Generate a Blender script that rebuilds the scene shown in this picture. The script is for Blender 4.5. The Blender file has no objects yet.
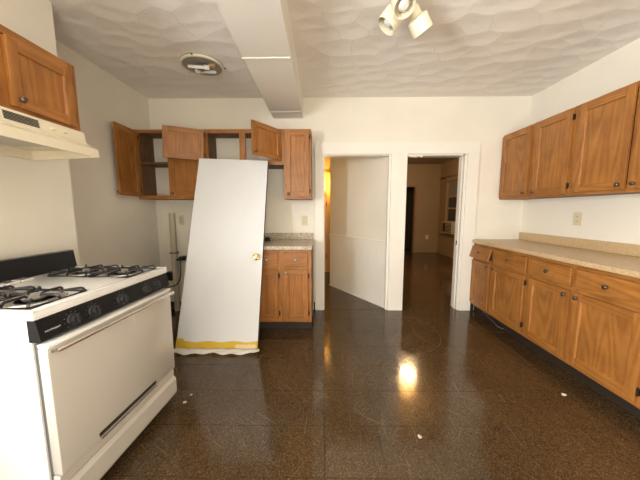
import bpy, bmesh, math, random
from mathutils import Vector, Matrix
random.seed(7)
PI = math.pi
S = bpy.context.scene
COL = S.collection

# ---------------------------------------------------------------- camera
cam_d = bpy.data.cameras.new('camera'); cam = bpy.data.objects.new('camera', cam_d); COL.objects.link(cam)
cam_d.sensor_width = 36; cam_d.lens = 14.673; cam_d.clip_start = 0.02
rt = Vector((0.99993893, 0.01097313, -0.00131386)); up = Vector((6.5e-05, 0.113045216, 0.993589842)); fw = Vector((-0.0110513, 0.99352925, -0.1130376))
m = Matrix.Identity(4)
for i in range(3): m[i][0] = rt[i]; m[i][1] = up[i]; m[i][2] = -fw[i]
m[0][3], m[1][3], m[2][3] = 0, 0, 1.2748
cam.matrix_world = m
S.camera = cam

# ---------------------------------------------------------------- world, exposure, daylight
S.view_settings.view_transform = 'Standard'; S.view_settings.look = 'None'
S.view_settings.gamma = 1; S.view_settings.use_curve_mapping = False
S.view_settings.exposure = 0.0
W = bpy.data.worlds.new('sky'); S.world = W; W.use_nodes = True
W.node_tree.nodes['Background'].inputs[0].default_value = (0.75, 0.85, 1, 1)
W.node_tree.nodes['Background'].inputs[1].default_value = 1.0

def area(name, loc, rot, sx, sy, power, color, spread=PI):
    l = bpy.data.lights.new(name, 'AREA'); l.shape = 'RECTANGLE'; l.size = sx; l.size_y = sy
    l.energy = power; l.color = color; l.spread = spread
    o = bpy.data.objects.new(name, l); COL.objects.link(o); o.location = loc; o.rotation_euler = rot
    return o
def point(name, loc, power, color, r=0.05):
    l = bpy.data.lights.new(name, 'POINT'); l.energy = power; l.color = color; l.shadow_soft_size = r
    o = bpy.data.objects.new(name, l); COL.objects.link(o); o.location = loc
    return o
# daylight from the left window and an unseen rear opening, lowered to brighten the ceiling
YR = -1.90
area('daylight_left_window', (-1.90, -0.72, 1.42), (0, -(PI/2 + 0.12), 0), 1.15, 1.05, 245, (0.95, 0.97, 1.0))
area('daylight_rear_fill', (0.50, YR - 0.16, 0.95), (PI/2 + 0.5, 0, -0.15), 0.9, 1.7, 72, (1.0, 0.90, 0.74))  # unseen source, made tall and tilted up to lift the ceiling
# warm lamps that burn in the hall and in the far room
point('hall_bulb_light', (-0.02, 5.16, 1.80), 14, (1.0, 0.70, 0.28), 0.04)
point('far_room_globe_light', (1.78, 5.15, 2.14), 70, (1.0, 0.68, 0.36), 0.16)

# ---------------------------------------------------------------- dimensions (metres)
XL, XR, YB, H = -2.08, 2.4545, 3.2545, 2.60
XS, YJ = -1.744, 1.82
T = 0.13

# ---------------------------------------------------------------- materials
def mat(name, col, rough=0.5, metal=0.0, spec=0.5, coat=0.0):
    M = bpy.data.materials.new(name); M.use_nodes = True
    b = M.node_tree.nodes['Principled BSDF']
    b.inputs['Base Color'].default_value = (*col, 1); b.inputs['Roughness'].default_value = rough
    b.inputs['Metallic'].default_value = metal; b.inputs['Specular IOR Level'].default_value = spec
    b.inputs['Coat Weight'].default_value = coat
    return M
def nodes(M): return M.node_tree.nodes, M.node_tree.links, M.node_tree.nodes['Principled BSDF']
def N(nt, typ, **kw):
    n = nt.new(typ)
    for k, v in kw.items():
        if k in n.inputs: n.inputs[k].default_value = v
        else: setattr(n, k, v)
    return n
def ramp(nt, stops):
    r = nt.new('ShaderNodeValToRGB'); e = r.color_ramp.elements
    while len(e) < len(stops): e.new(0.5)
    for i, (p, c) in enumerate(stops): e[i].position = p; e[i].color = (*c, 1) if len(c) == 3 else c
    return r
def bump(M, src, strength, dist=0.01):
    nt, lk, b = nodes(M); bp = N(nt, 'ShaderNodeBump', Strength=strength, Distance=dist)
    lk.new(src, bp.inputs['Height']); lk.new(bp.outputs[0], b.inputs['Normal']); return bp

def wood(name, light, mid, dark, horiz=False, rough=0.42):
    M = mat(name, mid, rough); nt, lk, b = nodes(M)
    tc = N(nt, 'ShaderNodeTexCoord'); oi = N(nt, 'ShaderNodeObjectInfo')
    off = N(nt, 'ShaderNodeVectorMath', operation='SCALE'); off.inputs['Scale'].default_value = 9.0
    comb = N(nt, 'ShaderNodeCombineXYZ'); lk.new(oi.outputs['Random'], comb.inputs[0]); lk.new(oi.outputs['Random'], comb.inputs[2])
    lk.new(comb.outputs[0], off.inputs[0])
    add = N(nt, 'ShaderNodeVectorMath', operation='ADD'); lk.new(tc.outputs['Object'], add.inputs[0]); lk.new(off.outputs[0], add.inputs[1])
    mp = N(nt, 'ShaderNodeMapping'); lk.new(add.outputs[0], mp.inputs[0])
    mp.inputs['Scale'].default_value = (0.09, 1, 1) if horiz else (1, 1, 0.09)
    # cathedral rings
    nw = N(nt, 'ShaderNodeTexNoise', Scale=6.5, Detail=1.0, Roughness=0.4); lk.new(mp.outputs[0], nw.inputs[0])
    wm = N(nt, 'ShaderNodeMath', operation='MULTIPLY'); wm.inputs[1].default_value = 85; lk.new(nw.outputs['Fac'], wm.inputs[0])
    ws = N(nt, 'ShaderNodeMath', operation='SINE'); lk.new(wm.outputs[0], ws.inputs[0])
    wv = N(nt, 'ShaderNodeMapRange'); wv.inputs[1].default_value = -1; wv.inputs[2].default_value = 1; lk.new(ws.outputs[0], wv.inputs[0])
    n1 = N(nt, 'ShaderNodeTexNoise', Scale=260, Detail=3); lk.new(mp.outputs[0], n1.inputs[0])
    n2 = N(nt, 'ShaderNodeTexNoise', Scale=6, Detail=2); lk.new(add.outputs[0], n2.inputs[0])
    mx = N(nt, 'ShaderNodeMix', data_type='FLOAT'); mx.inputs[0].default_value = 0.60
    lk.new(wv.outputs[0], mx.inputs[2]); lk.new(n1.outputs['Fac'], mx.inputs[3])
    r = ramp(nt, [(0.12, dark), (0.42, mid), (0.8, light)]); lk.new(mx.outputs[0], r.inputs[0])
    r2 = ramp(nt, [(0.3, (0.80, 0.80, 0.80)), (0.7, (1.1, 1.1, 1.1))]); lk.new(n2.outputs['Fac'], r2.inputs[0])
    mul = N(nt, 'ShaderNodeMix', data_type='RGBA', blend_type='MULTIPLY'); mul.inputs[0].default_value = 1
    lk.new(r.outputs[0], mul.inputs[6]); lk.new(r2.outputs[0], mul.inputs[7]); lk.new(mul.outputs[2], b.inputs['Base Color'])
    bump(M, n1.outputs['Fac'], 0.12, 0.002)
    return M
OAK = ((0.395, 0.168, 0.037), (0.335, 0.129, 0.025), (0.235, 0.082, 0.015))
M_oak = wood('honey_oak', *OAK); M_oakh = wood('honey_oak_cross', *OAK, horiz=True)
M_oak_in = wood('oak_veneer_inside', (0.20, 0.10, 0.042), (0.16, 0.075, 0.03), (0.12, 0.05, 0.02), rough=0.6)

def paint(name, col, rough=0.6, b=0.15, var=0.05):
    M = mat(name, col, rough); nt, lk, bs = nodes(M)
    g = N(nt, 'ShaderNodeNewGeometry'); n = N(nt, 'ShaderNodeTexNoise', Scale=90, Detail=3); lk.new(g.outputs['Position'], n.inputs[0])
    n2 = N(nt, 'ShaderNodeTexNoise', Scale=1.7, Detail=4); lk.new(g.outputs['Position'], n2.inputs[0])
    r = ramp(nt, [(0.3, tuple(c*(1-var) for c in col)), (0.7, tuple(min(1, c*(1+var*.5)) for c in col))]); lk.new(n2.outputs['Fac'], r.inputs[0])
    lk.new(r.outputs[0], bs.inputs['Base Color']); bump(M, n.outputs['Fac'], b, 0.002)
    return M
M_wall = paint('cream_wall_paint', (0.82, 0.768, 0.66))
M_trim = paint('white_gloss_trim', (0.85, 0.81, 0.72), 0.4, 0.1)
M_beam = paint('white_drywall', (0.80, 0.75, 0.66))
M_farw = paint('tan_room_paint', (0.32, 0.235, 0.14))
M_hall = paint('yellow_hall_paint', (0.80, 0.60, 0.22))
M_slab = paint('white_door_paint', (0.76, 0.775, 0.79), 0.38, 0.05, 0.02)

# swirled plaster ceiling: fans overlapping like scales
M_ceil = mat('swirl_plaster', (0.86, 0.81, 0.74), 0.5); nt, lk, bs = nodes(M_ceil)
g = N(nt, 'ShaderNodeNewGeometry'); ns = N(nt, 'ShaderNodeTexNoise', Scale=2.2, Detail=2); lk.new(g.outputs['Position'], ns.inputs[0])
sc = N(nt, 'ShaderNodeVectorMath', operation='SCALE'); sc.inputs['Scale'].default_value = 0.16; lk.new(ns.outputs['Color'], sc.inputs[0])
ad = N(nt, 'ShaderNodeVectorMath', operation='ADD'); lk.new(g.outputs['Position'], ad.inputs[0]); lk.new(sc.outputs[0], ad.inputs[1])
mp = N(nt, 'ShaderNodeMapping'); mp.inputs['Scale'].default_value = (4.2, 6.2, 0.0); mp.inputs['Rotation'].default_value = (0, 0, 0.35); lk.new(ad.outputs[0], mp.inputs[0])
vo = N(nt, 'ShaderNodeTexVoronoi', voronoi_dimensions='2D', Scale=1.0, Randomness=0.75); lk.new(mp.outputs[0], vo.inputs['Vector'])
sb = N(nt, 'ShaderNodeVectorMath', operation='SUBTRACT'); lk.new(mp.outputs[0], sb.inputs[0]); lk.new(vo.outputs['Position'], sb.inputs[1])
dt = N(nt, 'ShaderNodeVectorMath', operation='DOT_PRODUCT'); dt.inputs[1].default_value = (0.25, 1.0, 0); lk.new(sb.outputs[0], dt.inputs[0])
ml = N(nt, 'ShaderNodeMath', operation='MULTIPLY'); ml.inputs[1].default_value = 30; lk.new(vo.outputs['Distance'], ml.inputs[0])
sn = N(nt, 'ShaderNodeMath', operation='SINE'); lk.new(ml.outputs[0], sn.inputs[0])
m2 = N(nt, 'ShaderNodeMath', operation='MULTIPLY_ADD'); m2.inputs[1].default_value = 0.006; lk.new(sn.outputs[0], m2.inputs[0])
vs = N(nt, 'ShaderNodeTexVoronoi', voronoi_dimensions='2D', feature='SMOOTH_F1', Scale=1.0, Randomness=0.75, Smoothness=0.35); lk.new(mp.outputs[0], vs.inputs['Vector'])
md = N(nt, 'ShaderNodeMath', operation='MULTIPLY'); md.inputs[1].default_value = 1.0; lk.new(vs.outputs['Distance'], md.inputs[0])
me_ = N(nt, 'ShaderNodeMath', operation='MULTIPLY_ADD'); me_.inputs[1].default_value = 0.40; lk.new(dt.outputs['Value'], me_.inputs[0]); lk.new(md.outputs[0], me_.inputs[2])
lk.new(me_.outputs[0], m2.inputs[2])
nf = N(nt, 'ShaderNodeTexNoise', Scale=60, Detail=3); lk.new(g.outputs['Position'], nf.inputs[0])
m3 = N(nt, 'ShaderNodeMath', operation='MULTIPLY_ADD'); m3.inputs[1].default_value = 0.05; lk.new(nf.outputs['Fac'], m3.inputs[0]); lk.new(m2.outputs[0], m3.inputs[2])
bump(M_ceil, m3.outputs[0], 1.0, 0.015)

# speckled brown vinyl tile, waxed and scratched
def tile_mat():
    M = mat('speckled_brown_tile', (0.09, 0.055, 0.03), 0.25); nt, lk, bs = nodes(M)
    g = N(nt, 'ShaderNodeNewGeometry'); oi = N(nt, 'ShaderNodeObjectInfo')
    v = N(nt, 'ShaderNodeTexVoronoi', Scale=240); lk.new(g.outputs['Position'], v.inputs['Vector'])
    bw = N(nt, 'ShaderNodeRGBToBW'); lk.new(v.outputs['Color'], bw.inputs[0])
    r = ramp(nt, [(0.10, (0.034, 0.019, 0.008)), (0.45, (0.064, 0.037, 0.015)), (0.65, (0.080, 0.047, 0.020)), (0.94, (0.15, 0.095, 0.047))]); lk.new(bw.outputs[0], r.inputs[0])
    n = N(nt, 'ShaderNodeTexNoise', Scale=1.4, Detail=5); lk.new(g.outputs['Position'], n.inputs[0])
    r2 = ramp(nt, [(0.3, (0.72, 0.72, 0.72)), (0.7, (1.15, 1.15, 1.15))]); lk.new(n.outputs['Fac'], r2.inputs[0])
    mul = N(nt, 'ShaderNodeMix', data_type='RGBA', blend_type='MULTIPLY'); mul.inputs[0].default_value = 1
    lk.new(r.outputs[0], mul.inputs[6]); lk.new(r2.outputs[0], mul.inputs[7])
    # scratches: very stretched noise in several directions
    acc = None
    for ang, s in ((0.55, 1.0), (0.95, 1.3), (-0.9, 1.2), (-1.5, 0.9)):
        vr = N(nt, 'ShaderNodeVectorRotate', rotation_type='Z_AXIS', Angle=ang); lk.new(g.outputs['Position'], vr.inputs['Vector'])
        mp = N(nt, 'ShaderNodeMapping'); mp.inputs['Scale'].default_value = (3.0*s, 120*s, 0); mp.inputs['Location'].default_value = (ang*7, ang*3, 0)
        lk.new(vr.outputs[0], mp.inputs[0])
        nn = N(nt, 'ShaderNodeTexNoise', Scale=1.0, Detail=1); lk.new(mp.outputs[0], nn.inputs[0])
        rr = ramp(nt, [(0.725, (0, 0, 0)), (0.75, (1, 1, 1))]); lk.new(nn.outputs['Fac'], rr.inputs[0])
        if acc is None: acc = rr.outputs[0]
        else:
            a = N(nt, 'ShaderNodeMath', operation='MAXIMUM'); lk.new(acc, a.inputs[0]); lk.new(rr.outputs[0], a.inputs[1]); acc = a.outputs[0]
    # two arcs scraped by something dragged round
    for cx, cy, rad in ((0.75, 2.66, 0.46), (1.32, 2.62, 0.36)):
        s_ = N(nt, 'ShaderNodeVectorMath', operation='DISTANCE'); s_.inputs[1].default_value = (cx, cy, 0); lk.new(g.outputs['Position'], s_.inputs[0])
        d_ = N(nt, 'ShaderNodeMath', operation='SUBTRACT'); d_.inputs[1].default_value = rad; lk.new(s_.outputs['Value'], d_.inputs[0])
        ab = N(nt, 'ShaderNodeMath', operation='ABSOLUTE'); lk.new(d_.outputs[0], ab.inputs[0])
        lt = N(nt, 'ShaderNodeMath', operation='LESS_THAN'); lt.inputs[1].default_value = 0.003; lk.new(ab.outputs[0], lt.inputs[0])
        mk = ramp(nt, [(0.48, (0, 0, 0)), (0.52, (0.8, 0.8, 0.8))]); lk.new(n.outputs['Fac'], mk.inputs[0])
        mm = N(nt, 'ShaderNodeMath', operation='MULTIPLY'); lk.new(lt.outputs[0], mm.inputs[0]); lk.new(mk.outputs[0], mm.inputs[1])
        a = N(nt, 'ShaderNodeMath', operation='MAXIMUM'); lk.new(acc, a.inputs[0]); lk.new(mm.outputs[0], a.inputs[1]); acc = a.outputs[0]
    mx = N(nt, 'ShaderNodeMix', data_type='RGBA'); mx.inputs[7].default_value = (0.20, 0.145, 0.09, 1)
    f = N(nt, 'ShaderNodeMath', operation='MULTIPLY'); f.inputs[1].default_value = 0.5; lk.new(acc, f.inputs[0])
    lk.new(f.outputs[0], mx.inputs[0]); lk.new(mul.outputs[2], mx.inputs[6]); lk.new(mx.outputs[2], bs.inputs['Base Color'])
    n3 = N(nt, 'ShaderNodeTexNoise', Scale=5, Detail=5); lk.new(g.outputs['Position'], n3.inputs[0])
    mr = N(nt, 'ShaderNodeMapRange'); mr.inputs[1].default_value = 0.3; mr.inputs[2].default_value = 0.7; mr.inputs[3].default_value = 0.07; mr.inputs[4].default_value = 0.17
    lk.new(n3.outputs['Fac'], mr.inputs[0]); lk.new(mr.outputs[0], bs.inputs['Roughness'])
    nb = N(nt, 'ShaderNodeTexNoise', Scale=35, Detail=2); lk.new(g.outputs['Position'], nb.inputs[0])
    bump(M, nb.outputs['Fac'], 0.05, 0.003)
    return M
M_tile = tile_mat()
M_gap = mat('dark_tile_joint', (0.02, 0.014, 0.009), 0.8)

def speckle(name, cols, scale, rough):
    M = mat(name, cols[0], rough); nt, lk, bs = nodes(M)
    tc = N(nt, 'ShaderNodeNewGeometry'); v = N(nt, 'ShaderNodeTexVoronoi', Scale=scale); lk.new(tc.outputs['Position'], v.inputs['Vector'])
    bw = N(nt, 'ShaderNodeRGBToBW'); lk.new(v.outputs['Color'], bw.inputs[0])
    n = N(nt, 'ShaderNodeTexNoise', Scale=scale*0.25, Detail=4); lk.new(tc.outputs['Position'], n.inputs[0])
    mx = N(nt, 'ShaderNodeMix', data_type='FLOAT'); mx.inputs[0].default_value = 0.5; lk.new(bw.outputs[0], mx.inputs[2]); lk.new(n.outputs['Fac'], mx.inputs[3])
    r = ramp(nt, [(0.28 + 0.4*i/(len(cols)-1), c) for i, c in enumerate(cols)]); lk.new(mx.outputs[0], r.inputs[0]); lk.new(r.outputs[0], bs.inputs['Base Color'])
    return M
M_lam = speckle('tan_laminate', [(0.44, 0.29, 0.145), (0.54, 0.38, 0.20), (0.62, 0.46, 0.27)], 260, 0.33)
M_gran = speckle('granite_laminate', [(0.12, 0.08, 0.05), (0.40, 0.32, 0.22), (0.52, 0.44, 0.33), (0.62, 0.54, 0.42)], 110, 0.3)
M_kick = mat('dark_toe_kick', (0.022, 0.014, 0.009), 0.6)
M_enamel = mat('white_enamel', (0.82, 0.81, 0.78), 0.22, coat=0.3)
M_enamel2 = mat('shaded_door_enamel', (0.56, 0.52, 0.455), 0.24, coat=0.3)  # white enamel toned down; shade on the stove front put into the colour
M_almond = paint('almond_hood_enamel', (0.78, 0.70, 0.53), 0.35, 0.04, 0.03)
M_black = mat('black_gloss_panel', (0.010, 0.010, 0.011), 0.3, spec=0.25)
M_iron = mat('black_cast_wire', (0.018, 0.018, 0.022), 0.38)
M_chrome = mat('chrome', (0.86, 0.84, 0.80), 0.24, 1.0)
M_alu = mat('burner_aluminium', (0.55, 0.53, 0.50), 0.35, 0.9)
M_brass = mat('aged_brass', (0.62, 0.46, 0.2), 0.22, 1.0)
M_pew = mat('antique_pewter', (0.16, 0.12, 0.09), 0.3, 0.9)
M_hinge = mat('dark_hinge', (0.035, 0.028, 0.024), 0.45, 0.6)
M_pvc = paint('grey_white_pipe', (0.55, 0.48, 0.36), 0.45, 0.05)
M_plate = mat('ivory_plastic', (0.66, 0.58, 0.40), 0.4)
M_slot = mat('dark_slot', (0.02, 0.018, 0.015), 0.6)
M_tape = mat('yellow_tape', (0.72, 0.47, 0.05), 0.35); 
M_film = mat('crumpled_white_paper', (0.74, 0.71, 0.66), 0.5)
M_grey = mat('grey_metal_side', (0.16, 0.155, 0.15), 0.45, 0.6)
M_dim = mat('grey_print', (0.16, 0.16, 0.16), 0.5)
M_cream = mat('cream_lamp_enamel', (0.80, 0.74, 0.56), 0.3)
M_rust = mat('tan_old_socket', (0.48, 0.33, 0.17), 0.6)
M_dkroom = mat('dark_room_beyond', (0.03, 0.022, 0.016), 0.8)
M_base = mat('black_vinyl_base', (0.02, 0.016, 0.013), 0.4)
def glass(name, col=(1, 1, 1), rough=0.02):
    M = mat(name, col, rough); M.node_tree.nodes['Principled BSDF'].inputs['Transmission Weight'].default_value = 1.0; return M
M_glass = glass('window_glass')
M_bulbglass = mat('frosted_bulb', (0.75, 0.72, 0.66), 0.15)
def emit(name, col, s):
    M = mat(name, col, 0.4); b = M.node_tree.nodes['Principled BSDF']
    b.inputs['Emission Color'].default_value = (*col, 1); b.inputs['Emission Strength'].default_value = s; return M
M_globe = emit('lit_warm_globe', (1.0, 0.56, 0.16), 13)
M_bulb = emit('lit_warm_bulb', (1.0, 0.72, 0.25), 14)

# ---------------------------------------------------------------- helpers
def box(bm, x0, x1, y0, y1, z0, z1, bev=0.0):
    v = [bm.verts.new(p) for p in ((x0,y0,z0),(x1,y0,z0),(x1,y1,z0),(x0,y1,z0),(x0,y0,z1),(x1,y0,z1),(x1,y1,z1),(x0,y1,z1))]
    fs = [bm.faces.new([v[i] for i in f]) for f in ((0,3,2,1),(4,5,6,7),(0,1,5,4),(1,2,6,5),(2,3,7,6),(3,0,4,7))]
    if bev > 0:
        es = list({e for f in fs for e in f.edges})
        bmesh.ops.bevel(bm, geom=es, offset=bev, segments=2, affect='EDGES', profile=0.5)
def prism(bm, prof, a0, a1, axis='y'):
    """prof: list of 2D points; extruded along axis"""
    def P(u, w, a): return {'y': (u, a, w), 'x': (a, u, w), 'z': (u, w, a)}[axis]
    A = [bm.verts.new(P(u, w, a0)) for u, w in prof]; B = [bm.verts.new(P(u, w, a1)) for u, w in prof]
    n = len(prof); bm.faces.new(A); bm.faces.new(B[::-1])
    for i in range(n): bm.faces.new((A[i], B[i], B[(i+1) % n], A[(i+1) % n]))
    bmesh.ops.recalc_face_normals(bm, faces=bm.faces)
def basis(d):
    d = Vector(d).normalized(); a = Vector((0,0,1)) if abs(d.z) < 0.9 else Vector((1,0,0))
    u = d.cross(a).normalized(); return d, u, u.cross(d).normalized()
def lathe(bm, prof, o=(0,0,0), d=(0,0,1), seg=20, cap=True):
    """prof: (radius, height) along d"""
    d, u, w = basis(d); o = Vector(o); rings = []
    for r, h in prof:
        if r < 1e-6: rings.append([bm.verts.new(o + d*h)])
        else: rings.append([bm.verts.new(o + d*h + (u*math.cos(2*PI*k/seg) + w*math.sin(2*PI*k/seg))*r) for k in range(seg)])
    for a, b in zip(rings, rings[1:]):
        for k in range(seg):
            k2 = (k+1) % seg
            if len(a) == 1 and len(b) == 1: continue
            if len(a) == 1: bm.faces.new((a[0], b[k], b[k2]))
            elif len(b) == 1: bm.faces.new((a[k], a[k2], b[0]))
            else: bm.faces.new((a[k], a[k2], b[k2], b[k]))
    if cap:
        for rg in (rings[0], rings[-1]):
            if len(rg) > 2: bm.faces.new(rg)
    bmesh.ops.recalc_face_normals(bm, faces=bm.faces)
def tube(bm, pts, r, seg=10):
    pts = [Vector(p) for p in pts]; rings = []
    ref = None
    for i, p in enumerate(pts):
        t = (pts[min(i+1, len(pts)-1)] - pts[max(i-1, 0)]).normalized()
        if ref is None: _, u, w = basis(t)
        else:
            u = (ref - t*ref.dot(t)).normalized(); w = t.cross(u)
        ref = u
        rings.append([bm.verts.new(p + (u*math.cos(2*PI*k/seg) + w*math.sin(2*PI*k/seg))*r) for k in range(seg)])
    for a, b in zip(rings, rings[1:]):
        for k in range(seg): bm.faces.new((a[k], a[(k+1) % seg], b[(k+1) % seg], b[k]))
    bm.faces.new(rings[0]); bm.faces.new(rings[-1])
    bmesh.ops.recalc_face_normals(bm, faces=bm.faces)
def obj(name, bm, M, parent=None, loc=None, smooth=False, ang=0.6):
    me = bpy.data.meshes.new(name); bmesh.ops.recalc_face_normals(bm, faces=bm.faces)
    if smooth:
        for f in bm.faces: f.smooth = True
        for e in bm.edges:
            if len(e.link_faces) == 2 and e.calc_face_angle(0) > ang: e.smooth = False
    bm.to_mesh(me); bm.free(); me.materials.append(M)
    o = bpy.data.objects.new(name, me); COL.objects.link(o)
    if parent is not None: o.parent = parent
    if loc is not None: o.location = loc
    return o
def nb(): return bmesh.new()
def bx(name, M, dims, parent=None, bev=0.0, loc=None):
    bm = nb(); box(bm, *dims, bev=bev); return obj(name, bm, M, parent, loc)
def tag(o, label, cat, group=None):
    o['label'] = label; o['category'] = cat
    if group: o['group'] = group
    return o
def thing(name, label, cat, loc=(0,0,0), rz=0, group=None):
    o = bpy.data.objects.new(name, None); COL.objects.link(o); o.location = loc; o.rotation_euler = (0, 0, rz)
    o.empty_display_size = 0.05
    return tag(o, label, cat, group)
def struct(name, bm, M): o = obj(name, bm, M); o['kind'] = 'structure'; return o
def sbx(name, M, *dims, bev=0.0):
    bm = nb()
    for d in dims: box(bm, *d, bev=bev)
    return struct(name, bm, M)

# ================================================================ FLOOR
TS, TX, TY = 0.3048, -0.6013, 1.418
FX0, FX1, FY0, FY1 = -2.6, 4.0, YR - 0.2, 9.1
floor = sbx('floor', M_gap, (FX0, FX1, FY0, FY1, -0.06, -0.0025))
def tile_bm(bm, w, h, x=0, y=0):
    g = 0.0018
    L = [(g, -0.0026), (g, 0.0)]
    rings = []
    for i, z in L: rings.append([bm.verts.new((x+a, y+b, z)) for a, b in ((i, i), (w-i, i), (w-i, h-i), (i, h-i))])
    for a, b in zip(rings, rings[1:]):
        for k in range(4): bm.faces.new((a[k], a[(k+1) % 4], b[(k+1) % 4], b[k]))
    bm.faces.new(rings[-1])
cache = {}
def add_tile(x0, x1, y0, y1):
    k = (round(x1-x0, 3), round(y1-y0, 3))
    if k[0] < 0.01 or k[1] < 0.01: return
    if k not in cache:
        bm = nb(); tile_bm(bm, *k); me = bpy.data.meshes.new('tile'); bm.to_mesh(me); bm.free(); me.materials.append(M_tile); cache[k] = me
    o = bpy.data.objects.new('tile', cache[k]); COL.objects.link(o); o.parent = floor; o.location = (x0, y0, 0)
def grid(x0, x1, y0, y1, fn):
    i0 = math.floor((x0-TX)/TS); j0 = math.floor((y0-TY)/TS); i = i0
    while TX + i*TS < x1:
        a0, a1 = max(x0, TX+i*TS), min(x1, TX+(i+1)*TS); j = j0
        while TY + j*TS < y1:
            b0, b1 = max(y0, TY+j*TS), min(y1, TY+(j+1)*TS); fn(a0, a1, b0, b1); j += 1
        i += 1
YSPLIT = TY - 4*TS
grid(XL, XR, YSPLIT, YB, add_tile)
bmf = nb()
def far_tile(a, b, c, d):
    if b-a > 0.01 and d-c > 0.01: tile_bm(bmf, b-a, d-c, a, c)
grid(XL, XR, YR, YSPLIT, far_tile); grid(-1.5, 3.475, YB, 7.889, far_tile)
ft = obj('tiles_beyond', bmf, M_tile, floor); ft['kind'] = 'stuff'

# ================================================================ WALLS
sbx('ceiling', M_ceil, (XL-0.3, XR+0.2, YR-0.2, YB+T, H, H+0.1))
sbx('wall_left', M_wall, (XL-0.15, XL, YJ-0.05, YB+T, 0, H))
LW = (-1.25, -0.19, 0.84, 2.0)   # the window of the near left wall: y0, y1, z0, z1
sbx('wall_left_front', M_wall, (XS-0.12, XS, YR, LW[0], 0, H), (XS-0.12, XS, LW[1], YJ, 0, H), (XL, XS-0.12, YJ-0.12, YJ, 0, H), (XS-0.12, XS, LW[0], LW[1], 0, LW[2]), (XS-0.12, XS, LW[0], LW[1], LW[3], H))
sbx('wall_right', M_wall, (XR, XR+0.15, YR-0.15, YB+T, 0, H))
OX0, OX1, PX0, PX1, HZ = 0.01, 0.83, 1.012, 1.724, 1.945
sbx('wall_back', M_wall, (XL, OX0, YB, YB+T, 0, H), (OX0, OX1, YB, YB+T, HZ, H), (OX1, PX0, YB, YB+T, 0, H), (PX0, PX1, YB, YB+T, HZ+0.0, H), (PX1, XR, YB, YB+T, 0, H))
# wall behind the camera; its tall unseen opening is shaped to brighten the ceiling
wins = [(0.0, 1.00, 0.10, 2.05)]
segs = []; xc = XS
for a, b, z0, z1 in wins:
    segs += [(xc, a, YR-0.12, YR, 0, H), (a, b, YR-0.12, YR, 0, z0), (a, b, YR-0.12, YR, z1, H)]; xc = b
segs.append((xc, XR, YR-0.12, YR, 0, H))
sbx('wall_rear', M_wall, *segs)
for n_, (a, b, z0, z1) in enumerate(wins, 1):
    wd = sbx('window_%d' % n_, M_trim, (a-0.08, a, YR, YR+0.02, z0-0.08, z1+0.08), (b, b+0.08, YR, YR+0.02, z0-0.08, z1+0.08), (a, b, YR, YR+0.02, z1, z1+0.08), (a-0.02, b+0.02, YR, YR+0.05, z0-0.06, z0))
    bm = nb(); zm = (z0+z1)/2
    for q in ((a, a+0.035, z0, z1), (b-0.035, b, z0, z1), (a+0.035, b-0.035, z0, z0+0.04), (a+0.035, b-0.035, z1-0.035, z1), (a+0.035, b-0.035, zm-0.018, zm+0.018)): box(bm, q[0], q[1], YR-0.09, YR-0.055, q[2], q[3])
    obj('sash', bm, M_trim, wd)
wd = sbx('window_2', M_trim, (XS, XS+0.02, LW[0]-0.08, LW[0], LW[2]-0.06, LW[3]+0.08), (XS, XS+0.02, LW[1], LW[1]+0.08, LW[2]-0.06, LW[3]+0.08), (XS, XS+0.02, LW[0], LW[1], LW[3], LW[3]+0.08), (XS, XS+0.05, LW[0], LW[1], LW[2]-0.06, LW[2]))
bm = nb(); zm = (LW[2]+LW[3])/2
for q in ((LW[0], LW[0]+0.035, LW[2], LW[3]), (LW[1]-0.035, LW[1], LW[2], LW[3]), (LW[0]+0.035, LW[1]-0.035, LW[2], LW[2]+0.04), (LW[0]+0.035, LW[1]-0.035, LW[3]-0.035, LW[3]), (LW[0]+0.035, LW[1]-0.035, zm-0.018, zm+0.018)): box(bm, XS-0.09, XS-0.055, *q)
obj('sash', bm, M_trim, wd)
# casings around the two openings
def trim(n_, dims, M=M_trim, bev=0.002):
    bm = nb(); [box(bm, *d, bev=bev) for d in dims]; return struct('trim_%d' % n_, bm, M)
YT = YB - 0.028
trim(1, [(-0.098, 0.012, YT, YB, 0, HZ)])
trim(2, [(0.826, 1.014, YT, YB, 0, HZ)])
trim(3, [(1.735, 1.876, YT, YB, 0, HZ)])
trim(4, [(-0.098, 1.876, YT, YB, HZ, 2.087)])
trim(5, [(1.712, 1.724, YB-0.004, YB+T+0.01, 0, HZ-0.01), (1.702, 1.712, YB+0.045, YB+0.085, 0, HZ-0.01), (1.724, 1.735, YB-0.012, YB, 0, HZ)])
trim(6, [(1.012, 1.690, YB-0.002, YB+T, HZ-0.016, HZ), (1.012, 1.024, YB+0.001, YB+T, 0, HZ-0.016)])
trim(7, [(0.012, 0.020, YB-0.003, YB+T, 0, HZ), (0.020, 0.826, YB-0.004, YB+T, HZ-0.012, HZ)])
trim(8, [(0.80, 0.826, YB-0.004, YB+0.03, 0, HZ-0.012)])
# ragged paint drips under the head of the right opening
bm = nb()
x = 1.03
while x < 1.20:
    w_ = random.uniform(0.008, 0.02); box(bm, x, x+w_, YB+0.0, YB+0.012, HZ-0.016-random.uniform(0.006, 0.02), HZ-0.015); x += w_*0.9
struct('trim_9', bm, M_trim)
sbx('baseboard_back', M_base, (-0.116, -0.098, YB-0.008, YB, 0, 0.10), (-2.08, -0.74, YB-0.008, YB, 0, 0.10))
sbx('baseboard_left', M_base, (XL, XL+0.008, YJ, YB-0.01, 0, 0.10))
sbx('baseboard_right', M_base, (1.876, 1.93, YB-0.008, YB, 0, 0.10))

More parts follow.
